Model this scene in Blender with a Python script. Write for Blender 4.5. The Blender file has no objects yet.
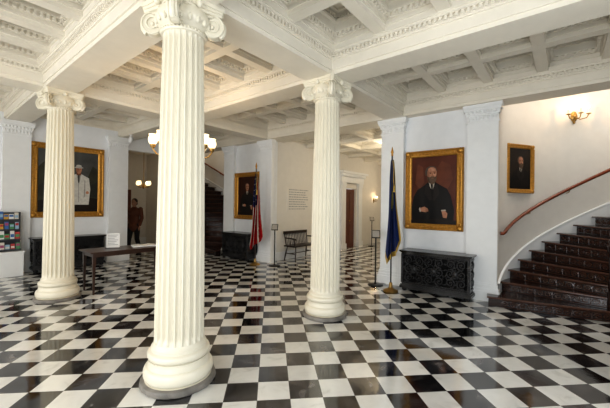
import bpy, bmesh, math, random
from mathutils import Vector, Matrix
random.seed(7)
scene = bpy.context.scene
col = scene.collection
pi = math.pi
R = math.radians
try:
    scene.view_settings.view_transform = 'Standard'
except Exception:
    pass
for lk in ('Medium High Contrast', 'Standard - Medium High Contrast'):
    try:
        scene.view_settings.look = lk
        break
    except Exception:
        pass

# ------------------------------------------------------------------ materials
def mat(name, c, rough=.5, metal=0., noise=None, bump=None, emis=None, spec=.5, coat=0.):
    m = bpy.data.materials.new(name); m.use_nodes = True
    nt = m.node_tree; N = nt.nodes; L = nt.links
    b = N['Principled BSDF']
    b.inputs['Base Color'].default_value = (*c, 1)
    b.inputs['Roughness'].default_value = rough
    b.inputs['Metallic'].default_value = metal
    b.inputs['Specular IOR Level'].default_value = spec
    b.inputs['Coat Weight'].default_value = coat
    tc = N.new('ShaderNodeTexCoord')
    sc, am = noise if noise else (6., .06)
    n = N.new('ShaderNodeTexNoise'); n.inputs['Scale'].default_value = sc; n.inputs['Detail'].default_value = 5
    L.new(tc.outputs['Object'], n.inputs['Vector'])
    mx = N.new('ShaderNodeMix'); mx.data_type = 'RGBA'
    mx.inputs['A'].default_value = (*[max(0, x * (1 - am)) for x in c], 1)
    mx.inputs['B'].default_value = (*[min(1, x * (1 + am)) for x in c], 1)
    L.new(n.outputs['Fac'], mx.inputs['Factor'])
    L.new(mx.outputs['Result'], b.inputs['Base Color'])
    if bump:
        n2 = N.new('ShaderNodeTexNoise'); n2.inputs['Scale'].default_value = bump[0]; n2.inputs['Detail'].default_value = 4
        L.new(tc.outputs['Object'], n2.inputs['Vector'])
        bp = N.new('ShaderNodeBump'); bp.inputs['Strength'].default_value = bump[1]; bp.inputs['Distance'].default_value = .01
        L.new(n2.outputs['Fac'], bp.inputs['Height']); L.new(bp.outputs['Normal'], b.inputs['Normal'])
    if emis:
        b.inputs['Emission Color'].default_value = (*emis[0], 1)
        b.inputs['Emission Strength'].default_value = emis[1]
    return m

M = {}
M['wall'] = mat('wall_paint', (.81, .825, .835), .6, bump=(60, .03))
M['wallst'] = mat('stairwell_paint', (.76, .725, .665), .6, bump=(60, .03))
M['wallc'] = mat('cream_wall_paint', (.74, .71, .65), .6, bump=(60, .03))
M['ceil'] = mat('ceiling_plaster', (.79, .74, .635), .65)
M['colp'] = mat('column_paint', (.76, .71, .58), .34, noise=(3, .05))
M['trim'] = mat('trim_paint', (.81, .82, .815), .45)
M['stone'] = mat('grey_stone', (.19, .175, .155), .5, noise=(7, .98), bump=(25, .5))
M['dwood'] = mat('dark_wood', (.020, .011, .008), .28, noise=(9, .4))
M['twood'] = mat('table_wood', (.045, .020, .012), .28, noise=(9, .4))
M['mahog'] = mat('mahogany', (.022, .0095, .007), .17, noise=(9, .35))
M['mahog2'] = mat('mahogany_carving', (.055, .024, .015), .22, noise=(9, .35))
M['nose'] = mat('nosing_highlight', (.090, .042, .028), .14, noise=(9, .35))  # lighter than the treads: edge highlight put into the colour
M['rail'] = mat('rail_wood', (.20, .048, .020), .25, noise=(9, .3))
M['door'] = mat('door_wood', (.13, .040, .020), .4, noise=(7, .3))
M['iron'] = mat('black_carving', (.020, .020, .021), .27, noise=(20, .4))
M['iron2'] = mat('black_carving_ground', (.002, .002, .002), .8, noise=(20, .4), spec=.15)
M['ctop'] = mat('chest_top_slate', (.012, .012, .012), .2, noise=(8, .4))
M['gold'] = mat('gilt', (.52, .275, .06), .36, .78, noise=(25, .45), bump=(60, .5))
M['brass'] = mat('aged_brass', (.40, .25, .085), .35, .85, noise=(15, .3))
M['black'] = mat('black_metal', (.012, .012, .013), .35)
M['glow'] = mat('glass_shade', (.85, .76, .60), .3, emis=((1, .74, .40), 1.7))
M['glow2'] = mat('warm_bulb', (.95, .8, .6), .3, emis=((1, .72, .38), 9))
M['candle'] = mat('candle_sleeve', (.8, .76, .65), .5)
M['paper'] = mat('white_paper', (.75, .75, .73), .6)
M['paperg'] = mat('printed_grey', (.32, .32, .32), .6)
M['acr'] = mat('sign_face', (.42, .39, .34), .4)
M['navy'] = mat('navy_cloth', (.016, .034, .14), .75, noise=(12, .25))
M['navyus'] = mat('canton_cloth', (.008, .014, .065), .8, noise=(12, .25), spec=.2)
M['red'] = mat('red_cloth', (.36, .006, .010), .8, noise=(12, .2), spec=.2)
M['wcloth'] = mat('white_cloth', (.58, .54, .48), .8, spec=.2)
M['fringe'] = mat('gold_fringe', (.60, .40, .08), .6, noise=(60, .4))
M['crest'] = mat('crest_green', (.10, .18, .05), .7)
M['rackm'] = mat('rack_panel', (.06, .065, .075), .5)

def paint(n, c, ns=(18, .3)): return mat('paint_' + n, c, .4, noise=ns, bump=(120, .1), spec=.25)

# floor material: black and white marble squares laid diagonally to the walls
TS = 0.272
def floor_mat():
    m = bpy.data.materials.new('checker_marble'); m.use_nodes = True
    nt = m.node_tree; N = nt.nodes; L = nt.links; b = N['Principled BSDF']
    tc = N.new('ShaderNodeTexCoord')
    mp = N.new('ShaderNodeMapping'); mp.vector_type = 'POINT'
    mp.inputs['Rotation'].default_value = (0, 0, R(45)); mp.inputs['Scale'].default_value = (1 / TS,) * 3
    mp.inputs['Location'].default_value = (.35, .3, .5)
    L.new(tc.outputs['Object'], mp.inputs['Vector'])
    ck = N.new('ShaderNodeTexChecker'); ck.inputs['Scale'].default_value = 1
    L.new(mp.outputs['Vector'], ck.inputs['Vector'])
    fl = N.new('ShaderNodeVectorMath'); fl.operation = 'FLOOR'; L.new(mp.outputs['Vector'], fl.inputs[0])
    wn = N.new('ShaderNodeTexWhiteNoise'); L.new(fl.outputs[0], wn.inputs['Vector'])
    def ramp(stops):
        r = N.new('ShaderNodeValToRGB'); e = r.color_ramp.elements
        e[0].position, e[0].color = stops[0][0], (*stops[0][1], 1)
        e[1].position, e[1].color = stops[-1][0], (*stops[-1][1], 1)
        for p, c in stops[1:-1]:
            k = e.new(p); k.color = (*c, 1)
        return r
    ad = N.new('ShaderNodeVectorMath'); ad.operation = 'ADD'
    sc = N.new('ShaderNodeVectorMath'); sc.operation = 'SCALE'; sc.inputs['Scale'].default_value = 20
    L.new(wn.outputs['Color'], sc.inputs[0]); L.new(mp.outputs['Vector'], ad.inputs[0]); L.new(sc.outputs[0], ad.inputs[1])
    ns = N.new('ShaderNodeTexNoise'); ns.inputs['Scale'].default_value = 1.5; ns.inputs['Detail'].default_value = 6; ns.inputs['Distortion'].default_value = .8
    L.new(ad.outputs[0], ns.inputs['Vector'])
    rw = ramp([(.28, (.64, .63, .59)), (.42, (.77, .76, .72)), (.7, (.83, .82, .775))])
    rb = ramp([(.35, (.003, .003, .004)), (.50, (.008, .0085, .010)), (.62, (.028, .026, .027)), (.78, (.085, .078, .074))])
    L.new(ns.outputs['Fac'], rw.inputs[0]); L.new(ns.outputs['Fac'], rb.inputs[0])
    def vary(c, lo, hi):
        mr = N.new('ShaderNodeMapRange'); mr.inputs['To Min'].default_value = lo; mr.inputs['To Max'].default_value = hi
        L.new(wn.outputs['Value'], mr.inputs['Value'])
        v = N.new('ShaderNodeVectorMath'); v.operation = 'SCALE'
        L.new(c, v.inputs[0]); L.new(mr.outputs[0], v.inputs['Scale']); return v.outputs[0]
    mx = N.new('ShaderNodeMix'); mx.data_type = 'RGBA'
    L.new(ck.outputs['Fac'], mx.inputs['Factor'])
    L.new(vary(rw.outputs[0], .84, 1.08), mx.inputs['A']); L.new(vary(rb.outputs[0], .3, 3.2), mx.inputs['B'])
    fr = N.new('ShaderNodeVectorMath'); fr.operation = 'FRACTION'; L.new(mp.outputs['Vector'], fr.inputs[0])
    sp = N.new('ShaderNodeSeparateXYZ'); L.new(fr.outputs[0], sp.inputs[0])
    def edge(o):
        s = N.new('ShaderNodeMath'); s.operation = 'SUBTRACT'; s.inputs[1].default_value = .5; L.new(o, s.inputs[0])
        a = N.new('ShaderNodeMath'); a.operation = 'ABSOLUTE'; L.new(s.outputs[0], a.inputs[0])
        g = N.new('ShaderNodeMath'); g.operation = 'GREATER_THAN'; g.inputs[1].default_value = .495; L.new(a.outputs[0], g.inputs[0]); return g.outputs[0]
    mxx = N.new('ShaderNodeMath'); mxx.operation = 'MAXIMUM'; L.new(edge(sp.outputs[0]), mxx.inputs[0]); L.new(edge(sp.outputs[1]), mxx.inputs[1])
    m2 = N.new('ShaderNodeMix'); m2.data_type = 'RGBA'; m2.inputs['B'].default_value = (.12, .11, .10, 1)
    L.new(mxx.outputs[0], m2.inputs['Factor']); L.new(mx.outputs['Result'], m2.inputs['A'])
    L.new(m2.outputs['Result'], b.inputs['Base Color'])
    n3 = N.new('ShaderNodeTexNoise'); n3.inputs['Scale'].default_value = 2.2; n3.inputs['Detail'].default_value = 3
    L.new(tc.outputs['Object'], n3.inputs['Vector'])
    mr = N.new('ShaderNodeMapRange'); mr.inputs['To Min'].default_value = .04; mr.inputs['To Max'].default_value = .13
    L.new(n3.outputs['Fac'], mr.inputs['Value']); L.new(mr.outputs[0], b.inputs['Roughness'])
    b.inputs['IOR'].default_value = 2.3
    bp = N.new('ShaderNodeBump'); bp.inputs['Strength'].default_value = .04; bp.inputs['Distance'].default_value = .02
    n4 = N.new('ShaderNodeTexNoise'); n4.inputs['Scale'].default_value = 7; L.new(tc.outputs['Object'], n4.inputs['Vector'])
    L.new(n4.outputs['Fac'], bp.inputs['Height']); L.new(bp.outputs['Normal'], b.inputs['Normal'])
    return m
M['floor'] = floor_mat()

# ------------------------------------------------------------------ mesh builder
class MB:
    def __init__(s):
        s.v = []; s.f = []; s.m = []; s.M = Matrix.Identity(4); s.mi = 0
    def add(s, vs, fs):
        b = len(s.v)
        s.v += [s.M @ Vector(p) for p in vs]
        s.f += [tuple(b + i for i in f) for f in fs]; s.m += [s.mi] * len(fs)
    def box(s, x0, x1, y0, y1, z0, z1):
        s.add([(x0, y0, z0), (x1, y0, z0), (x1, y1, z0), (x0, y1, z0), (x0, y0, z1), (x1, y0, z1), (x1, y1, z1), (x0, y1, z1)],
              [(0, 3, 2, 1), (4, 5, 6, 7), (0, 1, 5, 4), (1, 2, 6, 5), (2, 3, 7, 6), (3, 0, 4, 7)])
    def lathe(s, prof, n=32, c=(0, 0, 0), rf=None):
        vs = []; fs = []
        for j, (r, z) in enumerate(prof):
            for i in range(n):
                a = 2 * pi * i / n
                rr = max(r, .0004) * (rf(a, j) if rf else 1)
                vs.append((c[0] + rr * math.cos(a), c[1] + rr * math.sin(a), c[2] + z))
        for j in range(len(prof) - 1):
            for i in range(n):
                k = (i + 1) % n
                fs.append((j * n + i, j * n + k, (j + 1) * n + k, (j + 1) * n + i))
        fs.append(tuple(range(n))[::-1]); fs.append(tuple((len(prof) - 1) * n + i for i in range(n)))
        s.add(vs, fs)
    def tube(s, path, r, n=8):
        P = [Vector(p) for p in path]
        if not isinstance(r, (list, tuple)): r = [r] * len(P)
        T = []
        for i in range(len(P)):
            t = P[min(i + 1, len(P) - 1)] - P[max(i - 1, 0)]
            T.append(t.normalized() if t.length > 1e-9 else Vector((0, 0, 1)))
        u = Vector((0, 0, 1)) if abs(T[0].z) < .9 else Vector((1, 0, 0))
        u = (u - T[0] * u.dot(T[0])).normalized()
        vs = []; fs = []
        for i, p in enumerate(P):
            u = (u - T[i] * u.dot(T[i]))
            u = u.normalized() if u.length > 1e-6 else T[i].orthogonal().normalized()
            w = T[i].cross(u)
            for k in range(n):
                a = 2 * pi * k / n
                vs.append(p + (u * math.cos(a) + w * math.sin(a)) * r[i])
        for i in range(len(P) - 1):
            for k in range(n):
                q = (k + 1) % n
                fs.append((i * n + k, i * n + q, (i + 1) * n + q, (i + 1) * n + k))
        fs.append(tuple(range(n))[::-1]); fs.append(tuple((len(P) - 1) * n + k for k in range(n)))
        s.add(vs, fs)
    def ball(s, c, rx, ry=None, rz=None, n=12, m=8):
        ry = ry or rx; rz = rz or rx
        vs = []; fs = []
        for j in range(m + 1):
            t = pi * j / m - pi / 2
            ct = max(math.cos(t), .004)
            for i in range(n):
                a = 2 * pi * i / n
                vs.append((c[0] + rx * ct * math.cos(a), c[1] + ry * ct * math.sin(a), c[2] + rz * math.sin(t)))
        for j in range(m):
            for i in range(n):
                k = (i + 1) % n
                fs.append((j * n + i, j * n + k, (j + 1) * n + k, (j + 1) * n + i))
        fs.append(tuple(range(n))[::-1]); fs.append(tuple(m * n + i for i in range(n)))
        s.add(vs, fs)
    def prism(s, poly, z0, z1):                    # polygon in xy
        n = len(poly)
        s.add([(x, y, z0) for x, y in poly] + [(x, y, z1) for x, y in poly],
              [tuple(range(n))[::-1], tuple(range(n, 2 * n))] + [(i, (i + 1) % n, n + (i + 1) % n, n + i) for i in range(n)])
    def prismy(s, poly, y0, y1):                   # polygon in xz
        n = len(poly)
        s.add([(x, y0, z) for x, z in poly] + [(x, y1, z) for x, z in poly],
              [tuple(range(n)), tuple(range(n, 2 * n))[::-1]] + [(i, n + i, n + (i + 1) % n, (i + 1) % n) for i in range(n)])
    def ring(s, x0, x1, y0, y1, w, z0, z1):        # inner border of a rectangle
        s.box(x0, x1, y0, y0 + w, z0, z1); s.box(x0, x1, y1 - w, y1, z0, z1)
        s.box(x0, x0 + w, y0 + w, y1 - w, z0, z1); s.box(x1 - w, x1, y0 + w, y1 - w, z0, z1)
    def dents(s, x0, x1, y0, y1, w, z0, z1, d=.035):
        a0, a1 = x0 + w, x1 - w
        n = max(2, int((a1 - a0) / (2 * d)))
        for i in range(n):
            a = a0 + (i + .25) * (a1 - a0) / n; e = a + .5 * (a1 - a0) / n
            s.box(a, e, y0 + w, y0 + w + d, z0, z1); s.box(a, e, y1 - w - d, y1 - w, z0, z1)
        n = max(2, int((y1 - y0 - 2 * w) / (2 * d)))
        for i in range(n):
            a = y0 + w + (i + .25) * (y1 - y0 - 2 * w) / n; e = a + .5 * (y1 - y0 - 2 * w) / n
            s.box(x0 + w, x0 + w + d, a, e, z0, z1); s.box(x1 - w - d, x1 - w, a, e, z0, z1)
    def build(s, name, mats, parent=None, smooth=False, ang=40, loc=None, recalc=True):
        me = bpy.data.meshes.new(name)
        me.from_pydata([tuple(v) for v in s.v], [], s.f)
        if not isinstance(mats, (list, tuple)): mats = [mats]
        for m in mats: me.materials.append(m)
        me.polygons.foreach_set('material_index', s.m)
        if recalc:
            bm = bmesh.new(); bm.from_mesh(me); bmesh.ops.recalc_face_normals(bm, faces=bm.faces); bm.to_mesh(me); bm.free()
        if smooth:
            me.polygons.foreach_set('use_smooth', [True] * len(me.polygons))
            try: me.set_sharp_from_angle(angle=R(ang))
            except Exception: pass
        me.update()
        o = bpy.data.objects.new(name, me); col.objects.link(o)
        if parent is not None: o.parent = parent
        if loc: o.location = loc
        return o

def thing(name, label, cat, loc=(0, 0, 0), rz=0., group=None):
    o = bpy.data.objects.new(name, None); col.objects.link(o)
    o.empty_display_size = .1
    o.location = loc; o.rotation_euler = (0, 0, rz); o['label'] = label; o['category'] = cat
    if group: o['group'] = group
    return o
def tag(o, label, cat, group=None):
    o['label'] = label; o['category'] = cat
    if group: o['group'] = group
    return o
def struct(name, mb, m, parent=None, **k):
    o = mb.build(name, m, parent, **k)
    if parent is None: o['kind'] = 'structure'
    return o
def dup(root, loc, rz, label):
    r = root.copy(); col.objects.link(r); r.location = loc; r.rotation_euler = (0, 0, rz); r['label'] = label
    for ch in list(root.children):
        c = ch.copy(); col.objects.link(c); c.parent = r
        for g in list(ch.children):
            d = g.copy(); col.objects.link(d); d.parent = c
    return r
def B(*a):
    m = MB(); m.box(*a); return m

# ------------------------------------------------------------------ layout
DZ = -.05
ZB = 3.44 + DZ; ZS = 4.08; XW = 6.35; YL = 9.6; YR = -1.2; XB = -3.2
XC = (1.51, 3.83); YC = (2.70, 6.53)
SX = 6.3; SYR = -.93; SYL = 10.19; SR = 1.8

struct('floor', B(XB - .2, 14.4, -3.2, 14.2, -.2, 0), M['floor'])

# ceiling with coffers
c = MB()
def bay(x0, x1, y0, y1, nx, ny):
    c.box(x0 - .1, x1 + .1, y0 - .1, y1 + .1, ZS, ZS + .12)
    # slim carved cornice where the beams meet the coffered field
    c.ring(x0, x1, y0, y1, .02, 3.565, 3.585); c.ring(x0, x1, y0, y1, .03, 3.585, 3.63); c.ring(x0, x1, y0, y1, .068, 3.63, 3.66)
    c.ring(x0, x1, y0, y1, .08, 3.66, ZS)
    c.dents(x0, x1, y0, y1, .03, 3.59, 3.63, .027)
    m = .08; rb = .14
    cw = (x1 - x0 - 2 * m - (nx - 1) * rb) / nx; ch = (y1 - y0 - 2 * m - (ny - 1) * rb) / ny
    zr = 3.675
    for i in range(1, nx):
        a = x0 + m + i * cw + (i - 1) * rb; c.box(a, a + rb, y0 + m, y1 - m, zr, ZS)
    for j in range(1, ny):
        a = y0 + m + j * ch + (j - 1) * rb; c.box(x0 + m, x1 - m, a, a + rb, zr + .001, ZS)
    for i in range(nx):
        for j in range(ny):
            a = x0 + m + i * (cw + rb); e = y0 + m + j * (ch + rb)
            c.ring(a, a + cw, e, e + ch, .018, 3.73, 3.755)
            c.ring(a, a + cw, e, e + ch, .03, 3.79, 3.84); c.ring(a, a + cw, e, e + ch, .068, 3.84, 3.87); c.ring(a, a + cw, e, e + ch, .045, 3.87, 3.96)
            c.dents(a, a + cw, e, e + ch, .03, 3.795, 3.84, .030)
            c.ring(a, a + cw, e, e + ch, .095, 3.96, 3.99); c.ring(a, a + cw, e, e + ch, .075, 3.99, ZS)
            c.dents(a, a + cw, e, e + ch, .075, 4.0, 4.03, .022)
            c.ring(a + .13, a + cw - .13, e + .13, e + ch - .13, .025, 4.05, ZS)
bw = .23
xs = [(XB, -.81 - bw), (-.81 + bw, 1.51 - bw), (1.51 + bw, 3.83 - bw), (3.83 + bw, 6.12)]
ys = [(YR, 2.70 - bw), (2.70 + bw, 6.53 - bw), (6.53 + bw, YL)]
for i, (a, b_) in enumerate(xs):
    for j, (e, f) in enumerate(ys):
        bay(a, b_, e, f, 2, 4 if j == 2 else 5)
struct('ceiling', c, M['ceil'])
c2 = MB(); c2.box(6.6, 14.3, 2.7, 6.6, 3.62, 3.74)
for k in range(6):
    x0 = 6.62 + k * 1.25
    c2.box(x0, x0 + .18, 2.9, 6.35, 3.40, 3.62)
    for (e, f) in ((2.9, 4.0), (4.15, 5.1), (5.25, 6.35)):
        c2.ring(x0 + .18, x0 + 1.25, e, f, .04, 3.50, 3.56); c2.ring(x0 + .18, x0 + 1.25, e, f, .09, 3.56, 3.62); c2.dents(x0 + .18, x0 + 1.25, e, f, .04, 3.51, 3.56, .035)
c2.box(6.6, 14.2, 4.0, 4.15, 3.401, 3.62); c2.box(6.6, 14.2, 5.1, 5.25, 3.401, 3.62)
struct('ceiling_corridor', c2, M['ceil'])
struct('ceiling_stairwell_right', B(6.1, 8.5, -3.0, 1.1, 5.6, 5.7), M['ceil'])
struct('ceiling_stairwell_left', B(6.1, 8.5, 8.2, 12.4, 5.6, 5.7), M['ceil'])
struct('ceiling_side_corridor', B(3.4, 6.1, YL + .2, 14.2, 3.5, 3.6), M['ceil'])

# beams
tn = [0]
def trim_name():
    tn[0] += 1; return 'trim_%d' % tn[0]
def beam(x0, x1, y0, y1, z0=ZB, z1=4.18):
    m = MB(); m.box(x0, x1, y0, y1, z0 + .05, z1)
    ax = (x1 - x0) > (y1 - y0)
    i = .02
    if ax: m.box(x0, x1, y0 + i, y1 - i, z0, z0 + .05)
    else: m.box(x0 + i, x1 - i, y0, y1, z0, z0 + .05)
    return struct(trim_name(), m, M['ceil'])
for x in (-.81,) + XC: beam(x - bw, x + bw, YR, YL)
for y in YC: beam(XB, 6.12, y - bw, y + bw, ZB + .001)
beam(6.12, 6.58, -3.0, 12.3)

# walls
struct('wall_front_right', B(XW, XW + .2, .87, 2.95, 0, ZB), M['wall'])
struct('wall_front_left', B(XW, XW + .2, 6.33, 8.39, 0, ZB), M['wall'])
struct('wall_front_far_right', B(XW, XW + .2, -3.0, -2.73, 0, ZB), M['wall'])
m = MB(); m.box(XB, 3.85, YL, YL + .2, 0, 4.18); m.box(5.5, XW, YL, YL + .2, 0, 4.18); m.box(3.85, 5.5, YL, YL + .2, 3.1, 4.18)
struct('wall_left', m, M['wall'])
def wall_windows_x(name, y0, y1, x0, x1, z1, wins, zb, zt, ax):
    m = MB(); e = x0
    def bx(a, b_, lo, hi):
        if ax == 'x': m.box(a, b_, y0, y1, lo, hi)
        else: m.box(y0, y1, a, b_, lo, hi)
    for (a, b_) in wins:
        bx(e, a, 0, z1); bx(a, b_, 0, zb); bx(a, b_, zt, z1); e = b_
    bx(e, x1, 0, z1)
    return struct(name, m, M['wall'])
wr = [(-2.2, -.6), (1.2, 2.9)]
wb = [(-.4, 1.4), (3.5, 5.7), (7.4, 9.0)]
wall_windows_x('wall_right', YR - .2, YR, XB, XW, 4.18, wr, .5, 3.0, 'x')
wall_windows_x('wall_back', XB - .2, XB, YR - .2, YL + .2, 4.18, wb, .3, 3.2, 'y')
wi = 0
for (wins, ax, p) in ((wr, 'x', YR - .12), (wb, 'y', XB - .12)):
    for (a, b_) in wins:
        wi += 1
        m = MB(); zb, zt = (.5, 3.0) if ax == 'x' else (.3, 3.2)
        def bx(u0, u1, lo, hi):
            if ax == 'x': m.box(u0, u1, p - .03, p + .03, lo, hi)
            else: m.box(p - .03, p + .03, u0, u1, lo, hi)
        bx(a, a + .06, zb, zt); bx(b_ - .06, b_, zb, zt); bx(a, b_, zb, zb + .06); bx(a, b_, zt - .06, zt)
        for k in (1, 2): u = a + (b_ - a) * k / 3; bx(u - .015, u + .015, zb, zt)
        for k in (1, 2, 3): u = zb + (zt - zb) * k / 4; bx(a, b_, u - .015, u + .015)
        struct('window_%d' % wi, m, M['trim'])

# corridor (centre)
m = MB(); m.box(XW + .2, 10.2, 6.35, 6.55, 0, 3.62); m.box(11.0, 14.2, 6.35, 6.55, 0, 3.62); m.box(10.2, 11.0, 6.35, 6.55, 2.25, 3.62)
struct('wall_corridor_left', m, M['wallc'])
struct('wall_corridor_right', B(XW + .2, 14.2, 2.7, 2.9, 0, 3.62), M['wallc'])
struct('wall_corridor_end', B(14.1, 14.3, 2.7, 6.6, 0, 3.62), M['wallc'])
# side corridor (far left)
struct('wall_side_corridor_end', B(3.2, 6.2, 13.0, 13.2, 0, 3.5), M['wallc'])
struct('wall_side_corridor_left', B(3.2, 3.4, YL + .2, 13.0, 0, 3.5), M['wallc'])
struct('wall_side_corridor_right', B(5.95, 6.1, YL + .2, 13.0, 0, 3.5), M['wallc'])

# curved stair walls
def sp(r, a, yc, sg, z): return (SX + r * math.sin(a), yc + sg * r * math.cos(a), z)
for nm, yc, sg in (('wall_stairwell_right', SYR, 1), ('wall_stairwell_left', SYL, -1)):
    m = MB(); n = 60; vs = []; fs = []
    for i in range(n + 1):
        a = pi * i / n
        vs += [sp(SR, a, yc, sg, 0), sp(SR + .12, a, yc, sg, 0), sp(SR + .12, a, yc, sg, 5.6), sp(SR, a, yc, sg, 5.6)]
    for i in range(n):
        b0 = 4 * i
        for k in range(4): fs.append((b0 + k, b0 + (k + 1) % 4, b0 + 4 + (k + 1) % 4, b0 + 4 + k))
    fs += [(0, 1, 2, 3), (4 * n + 3, 4 * n + 2, 4 * n + 1, 4 * n)]
    m.add(vs, fs); struct(nm, m, M['wallst'], smooth=True)
struct('wall_upper_right', B(6.4, 6.58, -3.0, 1.1, 4.18, 5.6), M['wall'])
struct('wall_upper_left', B(6.4, 6.58, 8.2, 12.3, 4.18, 5.6), M['wall'])

# pilasters
def pilaster(cx, cy, face, w=.48, d=.10):
    t = bpy.data.objects.new(trim_name(), None); col.objects.link(t); t['kind'] = 'structure'
    t.location = (cx, cy, 0); t.rotation_euler = (0, 0, R(-90) if face == 'x' else 0)
    h = w / 2; q = DZ
    m = MB(); m.box(-h, h, -d, 0, .3, 3.13 + q)
    m.build('pilaster_shaft', M['trim'], t)
    m = MB(); m.box(-h - .05, h + .05, -d - .05, 0, 0, .16); m.box(-h - .035, h + .035, -d - .035, 0, .16, .21); m.box(-h - .02, h + .02, -d - .02, 0, .21, .27); m.box(-h - .008, h + .008, -d - .008, 0, .27, .3)
    m.build('pilaster_base', M['trim'], t)
    m = MB(); m.box(-h - .015, h + .015, -d - .015, 0, 3.13 + q, 3.16 + q); m.box(-h - .002, h + .002, -d - .002, 0, 3.16 + q, 3.26 + q)
    m.box(-h - .02, h + .02, -d - .02, 0, 3.26 + q, 3.29 + q); m.box(-h - .03, h + .03, -d - .03, 0, 3.29 + q, 3.33 + q); m.box(-h - .05, h + .05, -d - .05, 0, 3.33 + q, 3.38 + q); m.box(-h - .065, h + .065, -d - .065, 0, 3.38 + q, 3.438 + q)
    for k in range(8):
        x = -h + .03 + k * (w - .06) / 7; m.ball((x, -d - .03, 3.305 + q), .022, .02, .026, 8, 6); m.ball((x, -d - .002, 3.21 + q), .02, .016, .04, 8, 6)
    m.build('pilaster_capital', M['trim'], t, smooth=True, ang=30)
for (y) in (1.115, 2.765, 6.50, 8.14): pilaster(XW, y, 'x')
for (x) in (1.5, 3.60): pilaster(x, YL, 'y')

# baseboards
def bb(name, x0, x1, y0, y1, ax):
    m = MB(); m.box(x0, x1, y0, y1, 0, .20)
    if ax == 'x': m.box(x0, x1, y0 + .012, y1, .20, .24)
    else: m.box(x0 + .012, x1, y0, y1, .20, .24)
    struct(name, m, M['trim'])
bb('baseboard_front_right', XW - .035, XW, 1.41, 2.47, 'y')
bb('baseboard_front_left', XW - .035, XW, 6.79, 7.85, 'y')
bb('baseboard_left', 1.79, 3.31, YL - .035, YL, 'x')
bb('baseboard_corridor', XW + .2, 9.8, 6.315, 6.35, 'x')
bb('baseboard_side_corridor', 3.4, 5.95, 12.965, 13.0, 'x')

# corridor portal and door
m = MB()
for x in (9.86, 11.08): m.box(x, x + .26, 6.25, 6.35, 0, 2.45); m.box(x - .03, x + .29, 6.22, 6.35, 0, .2); m.box(x - .02, x + .28, 6.23, 6.35, 2.32, 2.45)
m.box(9.80, 11.40, 6.22, 6.35, 2.45, 2.72); m.box(9.74, 11.46, 6.16, 6.35, 2.72, 2.78); m.box(9.68, 11.52, 6.08, 6.35, 2.78, 2.86)
for k in range(18): m.box(9.77 + k * .093, 9.82 + k * .093, 6.13, 6.22, 2.66, 2.72)
struct(trim_name(), m, M['trim'])
m = MB(); m.box(10.21, 10.99, 6.42, 6.47, 0, 2.23)
for (a, b_) in ((10.28, 10.57), (10.63, 10.92)):
    for (lo, hi) in ((.2, .9), (1.0, 2.1)): m.box(a, b_, 6.405, 6.42, lo, hi)
d1 = struct('door_1', m, M['door'])
m = MB(); m.ball((10.60, 6.38, 1.02), .03); m.build('door_knob', M['brass'], d1, smooth=True)
m = MB(); m.box(4.35, 5.35, 12.94, 13.0, 0, 2.1)
for (a, b_) in ((4.45, 4.81), (4.89, 5.25)):
    for (lo, hi) in ((.2, .9), (1.0, 1.95)): m.box(a, b_, 12.925, 12.94, lo, hi)
d2 = struct('door_2', m, M['door'])
m = MB(); m.ball((5.24, 12.90, 1.02), .035); m.build('door_knob', M['brass'], d2, smooth=True)

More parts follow.
